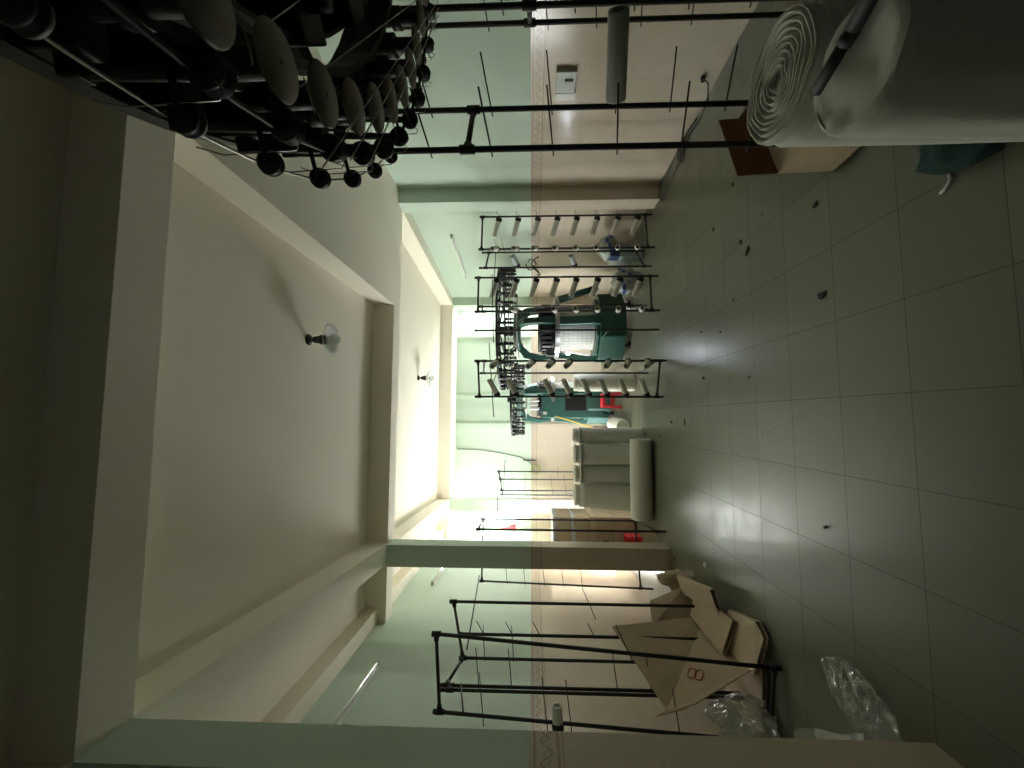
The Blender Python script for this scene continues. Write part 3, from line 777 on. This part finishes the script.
# ------------------------------------------------------------------ cardboard at the left creels
o = thing('cardboard_sheet', 'large flattened carton with a red mark leaning on the left creels', 'cardboard', (-1.75, 3.2, 0))
Rr, T = Vector((-1.655, 2.99, .04)), Vector((-1.76, 3.88, .06))
BL, BB = Vector((-1.945, 2.95, .69)), Vector((-1.85, 2.87, .54))
Mm = Vector((-1.868, 3.6, .592))
U, L = Vector((-1.80, 4.0, .30)), Vector((-1.774, 3.70, .909))
def away(P): 
    n_ = (P[1]-P[0]).cross(P[2]-P[0]); return n_ if n_.dot(P[0]-Vector((0, 0, H))) > 0 else -n_
m = MB()
for tri in ((Rr, T, BL), (Rr, BL, BB)): m.slab(tri, .006, away(tri))
m.build('front_panel', 'card', o)
tri = (T, L, BL); MB().slab(tri, .006, away(tri)).build('folded_panel', 'card', o)
q = [Vector((-1.70, 4.02, .50)), Vector((-1.60, 4.15, .12)), Vector((-1.78, 3.92, .09)), Vector((-1.80, 3.76, .55))]
MB().slab(q, .006, away(q)).build('back_panel', 'card', o)
MB().slab([BL+Vector((.005, 0, 0)), BB, BB+Vector((-.06, .03, .06)), BL+Vector((-.06, .02, .08))], .005).build('end_flap', 'card2', o)
# red printed mark: two rounded squares side by side, on the panel's plane
nrm = (T-Rr).cross(BL-Rr).normalized(); nrm = nrm if nrm.dot(Vector((0, 0, 1.59))-Rr) > 0 else -nrm
e1 = (BL-Rr).normalized(); e2 = nrm.cross(e1).normalized()
def on_panel(px, py):
    d = rt2*(-(py-CY)/F)+up2*(-(px-CX)/F)+fw; s = (Rr-Vector((0, 0, H))).dot(nrm)/d.dot(nrm); return Vector((0, 0, H))+d*s+nrm*.004
c = on_panel(695.5, 674.5); m = MB()
ex = (on_panel(703, 676.5)-on_panel(688, 672.5)); ey = on_panel(694, 680)-on_panel(697, 669)
for k in (-.25, .25):
    pts = []
    for i in range(25):
        a = 2*PI*i/24; sx = abs(math.cos(a))**.5*(1 if math.cos(a) > 0 else -1); sy = abs(math.sin(a))**.5*(1 if math.sin(a) > 0 else -1)
        pts.append(c+ex*(k+sx*.22)+ey*sy*.42)
    m.tube(pts, .0035, 5, False)
x = m.build('printed_mark', 'redink', o); x['label'] = 'faded red printed mark of two joined squares'
gp = 'flattened cartons heaped along the left creels'
def carton_slab(pts, label, t=.035, mat='card2', flute=True):
    o = thing('flattened_carton', label, 'cardboard', (pts[0][0], pts[0][1], 0), gp)
    P = [Vector(p) for p in pts]; nn = (P[1]-P[0]).cross(P[2]-P[0]).normalized()
    if nn.z < 0: nn = -nn
    MB().slab(P, .005, nn).build('outer_sheet', mat, o)
    MB().slab([p-nn*t*.9 for p in P], .005, nn).build('inner_sheet', 'card', o)
    e = MB(); e.slab([P[0], P[1], P[1]-nn*t, P[0]-nn*t], .004).build('folded_edge', mat, o)
carton_slab([(-1.52, 4.15, .20), (-1.37, 3.46, .17), (-1.53, 3.42, .13), (-1.66, 4.1, .16)], 'flattened carton at the far end of the heap, by the middle left pillar')
carton_slab([(-1.56, 3.90, .12), (-1.49, 3.22, .11), (-1.72, 3.20, .21), (-1.74, 3.85, .19)], 'flattened carton in the middle of the heap, under the red-marked sheet', mat='card')
carton_slab([(-1.50, 3.42, .05), (-1.40, 3.02, .05), (-1.46, 2.92, .05), (-1.70, 2.93, .12), (-1.72, 3.35, .14)], 'flattened carton at the near end of the heap, round-cornered, on the floor', mat='card2')
carton_slab([(-1.72, 3.55, .04), (-1.70, 2.97, .04), (-2.15, 3.0, .05), (-2.2, 3.5, .06)], 'flattened carton lying under the leaning sheet beside the wall', mat='card', t=.03)
m = MB().blob((-1.60, 4.28, .155), (.07, .10, .16), 11, .55, 1.8, flat=.0)
solo(m, 'crumpled_paper', 'paper', 'crumpled brown wrapping paper standing at the foot of the middle left pillar', 'paper')
m = MB().tube([(-1.83, 4.35, .16), (-1.80, 4.34, .20), (-1.80, 4.36, .25), (-1.82, 4.40, .28)], .014, 8)
m.tube([(-1.83, 4.35, .16), (-1.85, 4.37, .08), (-1.86, 4.4, .012)], .010, 6)
solo(m, 'hose_end', 'dark', 'curled end of a black hose behind the cardboard by the left wall', 'hose')

# ------------------------------------------------------------------ plastic bags
def crumple(m, a, seed):
    for v in m.v:
        n = Vector((noise.noise(v*38+Vector((seed, 0, 0))), noise.noise(v*38+Vector((0, seed, 5))), noise.noise(v*38+Vector((9, 0, seed)))))
        v += n*a
        v.z = max(v.z, .003)
    m.sm = [False]*len(m.sm)

def bag(c, size, seed, mat, label, amp=.42, freq=1.9, flat=.004, origin=None):
    m = MB().blob(c, size, seed, amp, freq, 40, 26, flat=flat)
    crumple(m, .012, seed)
    return solo(m, 'plastic_bag', mat, label, 'plastic bag', 'empty plastic bags on the floor', origin or (c[0], c[1], 0))
bag((-1.98, 2.92, .20), (.11, .13, .19), 3, 'milky', 'crumpled milky plastic bag stuffed between the cardboard and the near left pillar')
# clear bag lying on the floor, mouth toward the camera
def long_bag(A, B, w0, w1, hgt, seed, mat, label):
    A = Vector(A); B = Vector(B); d = B-A; L = d.length; d.normalize(); s = Vector((-d.y, d.x, 0)); vs = []; fs = []; N, K = 26, 30
    for i in range(N+1):
        f = i/N; w = (w0+(w1-w0)*f)*(math.sin(min(1, f*3.2)*PI/2))**.6*(1 if f < .8 else math.cos((f-.8)/.2*PI/2*.75)); c = A+d*(L*f)
        for k in range(K):
            t = 2*PI*k/K; q = 1+.30*noise.noise(Vector((f*5, math.cos(t)*2, math.sin(t)*2+seed)))+.16*noise.noise(Vector((f*13, math.cos(t)*5, math.sin(t)*5+seed)))
            p = c+s*(math.cos(t)*w*q)+Vector((0, 0, hgt*.5+math.sin(t)*hgt*.5*q*(.6+.4*math.sin(f*PI))))
            p.z = max(p.z, .003+.004*abs(noise.noise(p*30))); vs.append(p)
    for i in range(N):
        for k in range(K): fs.append((i*K+k, i*K+(k+1) % K, (i+1)*K+(k+1) % K, (i+1)*K+k))
    fs.append(tuple(range(K-1, -1, -1)))
    m = MB().add(vs, fs, True); crumple(m, .014, seed)
    return solo(m, 'plastic_bag', mat, label, 'plastic bag', 'empty plastic bags on the floor', (A.x, A.y, 0))
long_bag((-1.24, 2.30, 0), (-1.43, 1.90, 0), .10, .13, .12, 2, 'clear', 'clear plastic bag lying alone on the floor tiles, farther from the cardboard')
m = MB()
for q in range(3):
    P = []
    for i in range(15):
        f = i/14; P.append((-1.95+.42*f+.02*q, 2.66-.46*f+.03*q*math.sin(f*5), .006+(.10-.025*q)*math.sin(min(1, f*2.4)*PI)*(1 if f < .42 else .15)+.012*abs(math.sin(f*9+q))))
    for i in range(14):
        a, b = Vector(P[i]), Vector(P[i+1]); m.slab([a, b, b+Vector((-.10, .0, -.0)), a+Vector((-.10, .0, -.0))], .002, (0, 0, 1))
solo(m, 'plastic_film', 'milky', 'strip of clear plastic film looped on the floor beside the near left pillar', 'plastic film')

# ------------------------------------------------------------------ open carton near the right creel
o = thing('cardboard_box', 'open brown cardboard box on the floor behind the near fabric rolls', 'box', (1.9, 2.6, 0))
A, B = Vector((1.565, 2.60, 0)), Vector((2.12, 2.83, 0)); C, D = Vector((2.11, 2.32, 0)), Vector((1.555, 2.13, 0)); hz = Vector((.0, .02, .255))
MB().slab([A, B, B+hz, A+hz], .006).build('back_wall', 'cardd', o)
MB().slab([A, B, C, D], .006, (0, 0, 1)).build('bottom', 'card2', o)
MB().slab([B, C, C+hz*.5, B+hz*.5], .006).build('end_wall', 'card', o)
MB().slab([A+Vector((0, 0, .006)), D+Vector((0, 0, .006)), Vector((1.30, 1.93, .012)), Vector((1.272, 2.10, .03))], .005, (0, 0, 1)).build('side_flap', 'card2', o)
MB().slab([D+Vector((.0, 0, .004)), C+Vector((0, 0, .004)), Vector((1.95, 2.0, .05)), Vector((1.50, 1.93, .03))], .005, (0, 0, 1)).build('front_flap', 'card2', o)
m = MB().blob((.985, 1.43, .07), (.10, .14, .085), 21, .3, 1.8, flat=.004)
solo(m, 'cloth_bundle', 'cloth_green', 'dark green cloth bundle on the floor at the foot of the near creel', 'cloth')
m = MB().tube([(.93, 1.56, .004), (.90, 1.55, .010), (.88, 1.57, .008), (.87, 1.60, .004)], .006, 6)
solo(m, 'yarn_scrap', 'yarn', 'wisps of white yarn on the floor beside the dark green cloth bundle', 'yarn scrap')

# ------------------------------------------------------------------ things along the right wall
o = thing('wall_switch', 'grey electrical switch box on the right wall tiles behind the near creel', 'switch', (2.895, 3.35, 1.20))
MB().box(2.862, 2.90, 3.23, 3.46, 1.21, 1.385).build('cover_plate', 'switch', o, bevel=.006)
MB().box(2.845, 2.865, 3.31, 3.35, 1.24, 1.31).build('rocker', 'switch', o, bevel=.004)
x = MB().box(2.868, 2.899, 3.47, 3.55, 1.20, 1.385).build('terminal_lid', 'white', o, bevel=.004)
m = MB().tube([(2.892, 3.36, .13), (2.87, 3.40, .07), (2.84, 3.55, .012), (2.80, 3.75, .008), (2.84, 4.0, .008), (2.79, 4.15, .008), (2.72, 4.35, .008), (2.67, 4.6, .008), (2.60, 4.86, .008), (2.66, 4.93, .008), (2.69, 4.90, .05), (2.73, 4.80, .03), (2.80, 4.55, .03), (2.86, 4.25, .03), (2.875, 4.0, .02), (2.86, 3.8, .008)], .006, 6)
m.torus((2.78, 4.18, .012), (0, .1, 1), .10, .006, 18, 6); m.torus((2.79, 4.20, .022), (.1, 0, 1), .085, .006, 18, 6)
m.cyl((2.897, 3.36, .13), (2.86, 3.36, .13), .02, n=10)
solo(m, 'power_cable', 'dark', 'black power cable coiled on the floor along the right wall', 'cable', None, (2.80, 4.1, 0))
def sack(c, size, seed, label, blue=True):
    o = thing('yarn_sack', label, 'sack', (c[0], c[1], 0), 'plastic sacks of yarn by the right wall')
    MB().blob(c, size, seed, .22, 1.6, 26, 18, flat=.004).build('sack_body', 'graytube', o)
    MB().blob(c, (size[0]*1.06, size[1]*1.06, size[2]*1.06), seed, .28, 2.2, 30, 20, flat=.003).build('film_wrap', 'clear', o)
    if blue:
        rr = random.Random(seed)
        for k in range(6):
            a = -PI*.85+PI*.7*k/5; z = c[2]+size[2]*(rr.random()*1.0-.3)
            x, y = c[0]+size[0]*1.12*math.cos(a), c[1]+size[1]*1.2*math.sin(a)
            MB().box(x-.035, x+.03, y-.01, y+.01, z-.02, z+.025, rot=a+PI/2).build('blue_print', 'blue', o)
sack((2.49, 5.95, .46), (.17, .15, .13), 31, 'blue-printed plastic sack on top of the pile by the right wall')
sack((2.51, 6.30, .20), (.16, .17, .19), 32, 'grey plastic sack at the bottom of the pile by the right wall', False)
sack((1.98, 5.98, .20), (.17, .16, .20), 33, 'plastic sack alone on the floor at the right foot of the dark green machine')
m = MB().box(2.28, 2.46, 5.80, 5.98, 0, .30).box(2.30, 2.44, 5.82, 5.96, .30, .33)
solo(m, 'plastic_canister', 'tealbox', 'pale teal canister under the navy tray beside the grey sack', 'canister', bevel=.015)
m = MB().box(2.30, 2.43, 5.79, 5.97, .332, .345).box(2.30, 2.31, 5.79, 5.97, .345, .46).box(2.42, 2.43, 5.79, 5.97, .345, .46).box(2.31, 2.42, 5.79, 5.80, .345, .46).box(2.31, 2.42, 5.96, 5.97, .345, .46)
solo(m, 'plastic_tray', 'navy', 'small navy tray standing on the pale teal canister', 'tray')
# ------------------------------------------------------------------ boxes behind the middle left pillar
gb = 'brown cartons stacked behind the middle left pillar'
def carton(x0, x1, y0, y1, z0, z1, label, tape=False, mat='card', lid=None):
    o = thing('cardboard_box', label, 'box', ((x0+x1)/2, (y0+y1)/2, z0), gb)
    MB().box(x0, x1, y0, y1, z0, z1).build('carton_body', mat, o, bevel=.008)
    if tape:
        rr = random.Random(int(z0*100)); mm = MB(); n = 9
        for k in range(n):
            xa = x0+(x1-x0)*k/n; w = .035+.03*rr.random(); mm.box(xa, xa+(x1-x0)/n*.9, y0-.004, y0-.001, z1-w, z1-.004)
            ya = y0+(y1-y0)*k/n; mm.box(x1+.001, x1+.004, ya, ya+(y1-y0)/n*.8, z1-w, z1-.004)
        x = mm.build('tape_strip', 'tape', o); x['label'] = 'torn blue-white tape'
    if lid: x = MB().box(x0-.01, x1+.012, y0-.012, y1, z1-.002, z1+lid).build('lid', 'card2', o, bevel=.004); x['label'] = 'pale lid edge'
carton(-2.12, -1.52, 6.46, 7.1, 0, .355, 'brown carton at the bottom of the stack behind the middle left pillar')
carton(-2.12, -1.52, 6.46, 7.1, .357, .62, 'brown carton with a pale lid, second from the floor in the stack', lid=.09)
carton(-2.12, -1.53, 6.47, 7.12, .715, .99, 'blue-taped brown carton, third from the floor in the stack', tape=True)
carton(-2.12, -1.53, 6.47, 7.12, .993, 1.265, 'blue-taped brown carton on top of the stack behind the pillar', tape=True)
m = MB().box(-2.05, -1.72, 6.15, 6.38, 0, .02).box(-2.05, -2.03, 6.15, 6.38, .02, .22).box(-1.74, -1.72, 6.15, 6.38, .02, .22).box(-2.03, -1.74, 6.15, 6.17, .02, .22).box(-2.03, -1.74, 6.36, 6.38, .02, .22)
solo(m, 'plastic_crate', 'red', 'small red plastic crate on the floor before the stacked cartons', 'crate', bevel=.006)
m = MB().blob((-2.0, 6.28, .50), (.16, .10, .28), 41, .3, 1.6)
m.v = [Vector((v.x, v.y, max(v.z, .225))) for v in m.v]
solo(m, 'rubbish_bag', 'dark', 'black bag standing in the red crate beside the stacked cartons', 'bag', None, (-2.0, 6.28, .225))
# ------------------------------------------------------------------ far end
o = thing('stool', 'red plastic stool far back behind the left tube creel', 'stool', (.30, 7.5, 0))
MB().box(.17, .43, 7.37, 7.63, .31, .335).box(.18, .42, 7.38, 7.62, .27, .312).build('seat', 'red', o, bevel=.012)
for sx in (-1, 1):
    for sy in (-1, 1):
        x, y = .30+sx*.10, 7.5+sy*.10; MB().slab([(x-.022, y-.022, .27), (x+.022, y-.022, .27), (x+.022, y+.022, .27), (x-.022, y+.022, .27)], .27, (sx*.09, sy*.09, -1)).build('leg', 'red', o)
MB().box(.19, .41, 7.385, 7.395, .12, .15).box(.19, .41, 7.605, 7.615, .12, .15).build('stretcher', 'red', o)
m = MB().cyl((.02, 7.86, 1.15), (-.20, 7.86, .42), .013, n=10)
b = thing('broom', 'broom with a yellow pole leaning by the teal machine', 'broom', (-.20, 7.86, 0))
m.build('pole', 'yellow', b)
MB().cyl((-.20, 7.86, .44), (-.30, 7.86, .012), .03, .13, 14).build('brush_head', 'orange', b)
# coil of wire hung on the far wall by a long cable, and the cable itself
m = MB()
for k in range(5): m.torus((-1.17, YF-.02-.012*k, 1.50), (0, 1, .05*k-.1), .085+.01*(k % 3), .008, 20, 5)
m.cyl((-1.17, YF+.01, 1.58), (-1.17, YF-.10, 1.585), .01, n=8)
solo(m, 'wire_coil', 'coil', 'yellow-green coil of wire hung on the far wall above the border', 'coil', None, (-1.17, YF-.05, 1.41))
m = MB().tube([(-.73, YF-.008, 3.28), (-.75, YF-.008, 2.77), (-.815, YF-.008, 2.31), (-.90, YF-.008, 1.86), (-1.03, YF-.008, 1.62), (-1.10, YF-.02, 1.585)], .007, 6)
m.box(-.99, -.96, YF-.02, YF, 1.50, 1.78)
solo(m, 'wall_cable', 'wire', 'thin cable curving down the far wall to the yellow-green coil', 'cable', None, (-1.0, YF, 1.55))
m = MB(); vs = []; fs = []
for i in range(9):
    for j in range(6):
        x = -2.49+.15*i/8; z = 1.945+(.32*(1-i/8)**1.5+.03)*j/5; vs.append((x, YF-.05+.02*math.sin(i*1.7), z))
for i in range(8):
    for j in range(5): fs.append((i*6+j, (i+1)*6+j, (i+1)*6+j+1, i*6+j+1))
vs += [(x, y-.006, z) for x, y, z in vs]; n0 = 54; fs += [tuple(q+n0 for q in reversed(f)) for f in fs]
m.add(vs, fs, True).tube([(-2.49, YF-.04, 2.30), (-2.32, YF-.04, 1.97)], .006, 6)
solo(m, 'red_cloth', 'red', 'red cloth hung at the sill of the far left window', 'cloth')
# ------------------------------------------------------------------ lamps
gl = 'reflector lamps on the ceiling'
def ceiling_lamp(x, y, label, s=1.0):
    o = thing('ceiling_lamp', label, 'lamp', (x, y, ZC), gl)
    m = MB().lathe((x, y, ZC), (0, 0, -1), [(0, 0), (.045*s, 0), (.05*s, .012), (.03*s, .03), (.012*s, .035), (.012*s, .05), (.028*s, .055), (.034*s, .10), (.042*s, .115), (.042*s, .15*s+.0), (.03*s, .165)], 20)
    m.build('lamp_holder', 'dark', o)
    m = MB().lathe((x, y, ZC-.145), (0, 0, -1), [(.03*s, 0), (.05*s, .012), (.10*s, .042), (.142*s, .062), (.145*s, .059), (.102*s, .037), (.05*s, .008), (.03*s, -.004)], 32)
    m.build('reflector', 'lampw', o)
    MB().sphere((x, y, ZC-.232), .050*s, 20, 14, (1, 1, 1.1)).cyl((x, y, ZC-.16), (x, y, ZC-.21), .022*s, .03*s, 14).build('bulb', 'bulb', o)
ceiling_lamp(.665, 3.49, 'white reflector lamp with a globe bulb on the ceiling, nearer of the two')
ceiling_lamp(.66, 6.98, 'white reflector lamp with a globe bulb on the ceiling, farther of the two')
def fluor(a, b, nx, label):
    a = Vector(a); b = Vector(b); n = Vector((nx, 0, 0)); o = thing('tube_light', label, 'tube light', tuple((a+b)/2), 'tube lights on the walls')
    MB().slab([a+Vector((0, 0, -.02)), b+Vector((0, 0, -.02)), b+Vector((0, 0, .02)), a+Vector((0, 0, .02))], .035, n).build('batten', 'white', o)
    MB().cyl(a+n*.055, b+n*.055, .013, n=12).build('glass_tube', 'lampw', o)
    m = MB(); d = (b-a).normalized()
    for e, s in ((a, 1), (b, -1)): m.cyl(e+n*.02, e+n*.07, .018, n=10)
    m.build('end_cap', 'switch', o)
fluor((XL(3.1)+.004, 3.0, 3.09), (XL(4.04)+.004, 4.06, 3.05), 1, 'white tube light high on the left wall, nearer to the camera')
fluor((XL(6.17)+.004, 6.1, 3.02), (XL(6.98)+.004, 7.0, 2.99), 1, 'white tube light high on the left wall, beyond the middle pillar')
fluor((XR(6.13)-.004, 6.13, 2.83), (XR(7.63)-.004, 7.5, 2.83), -1, 'tube light high on the right wall, beyond the right pillar')
m = MB().sphere((XL(7.8)+.07, 7.79, 2.985), .06, 16, 10).cyl((XL(7.8), 7.79, 2.985), (XL(7.8)+.05, 7.79, 2.985), .035, n=14)
solo(m, 'globe_lamp', 'lampw', 'small white globe lamp on the left wall near the window', 'lamp', None, (XL(7.8), 7.79, 2.98))
# small pink bobbin on the near creel
m = MB().lathe((1.84, 1.70, 1.02), (.118, -.177, .03), [(0, 0), (.02, 0), (.028, .015), (.028, .05), (.02, .06), (0, .06)], 14)
# ------------------------------------------------------------------ litter
SC = [(.669, 2.27, .030), (1.841, 3.189, .016), (1.641, 3.547, .014), (1.222, 3.011, .022), (1.331, 3.105, .02), (.922, 3.246, .012), (.717, 3.487, .012), (.364, 3.859, .02),
      (.796, 3.869, .012), (1.188, 2.284, .016), (.295, 3.057, .010), (-.052, 4.766, .02), (-.047, 4.366, .018), (-.229, 5.18, .02), (-.588, 2.347, .01)]
for i, (x, y, r) in enumerate(SC):
    m = MB(); k = 9; rr = random.Random(i+3); el = 1+rr.random()*1.2; a0 = rr.random()*PI
    pts = []
    for j in range(k):
        t = 2*PI*j/k; q = r*(.75+.5*rr.random()); u, v = math.cos(t)*q*el*.8, math.sin(t)*q*.7
        pts.append((x+u*math.cos(a0)-v*math.sin(a0), y+u*math.sin(a0)+v*math.cos(a0), .003))
    m.slab(pts, .004+.004*rr.random(), (0, 0, 1))
    lb = 'largest dark scrap of lint, alone on the near floor tiles' if i == 0 else 'small dark scrap of lint on the floor tiles'
    solo(m, 'lint_scrap', 'lint', lb, 'scrap', 'dark scraps on the floor tiles')
m = MB().blob((-1.34, 3.94, .012), (.022, .022, .014), 5, .3, 2, 12, 8, flat=.002)
solo(m, 'paper_ball', 'yarn', 'small white paper ball on the floor before the middle left pillar', 'paper')
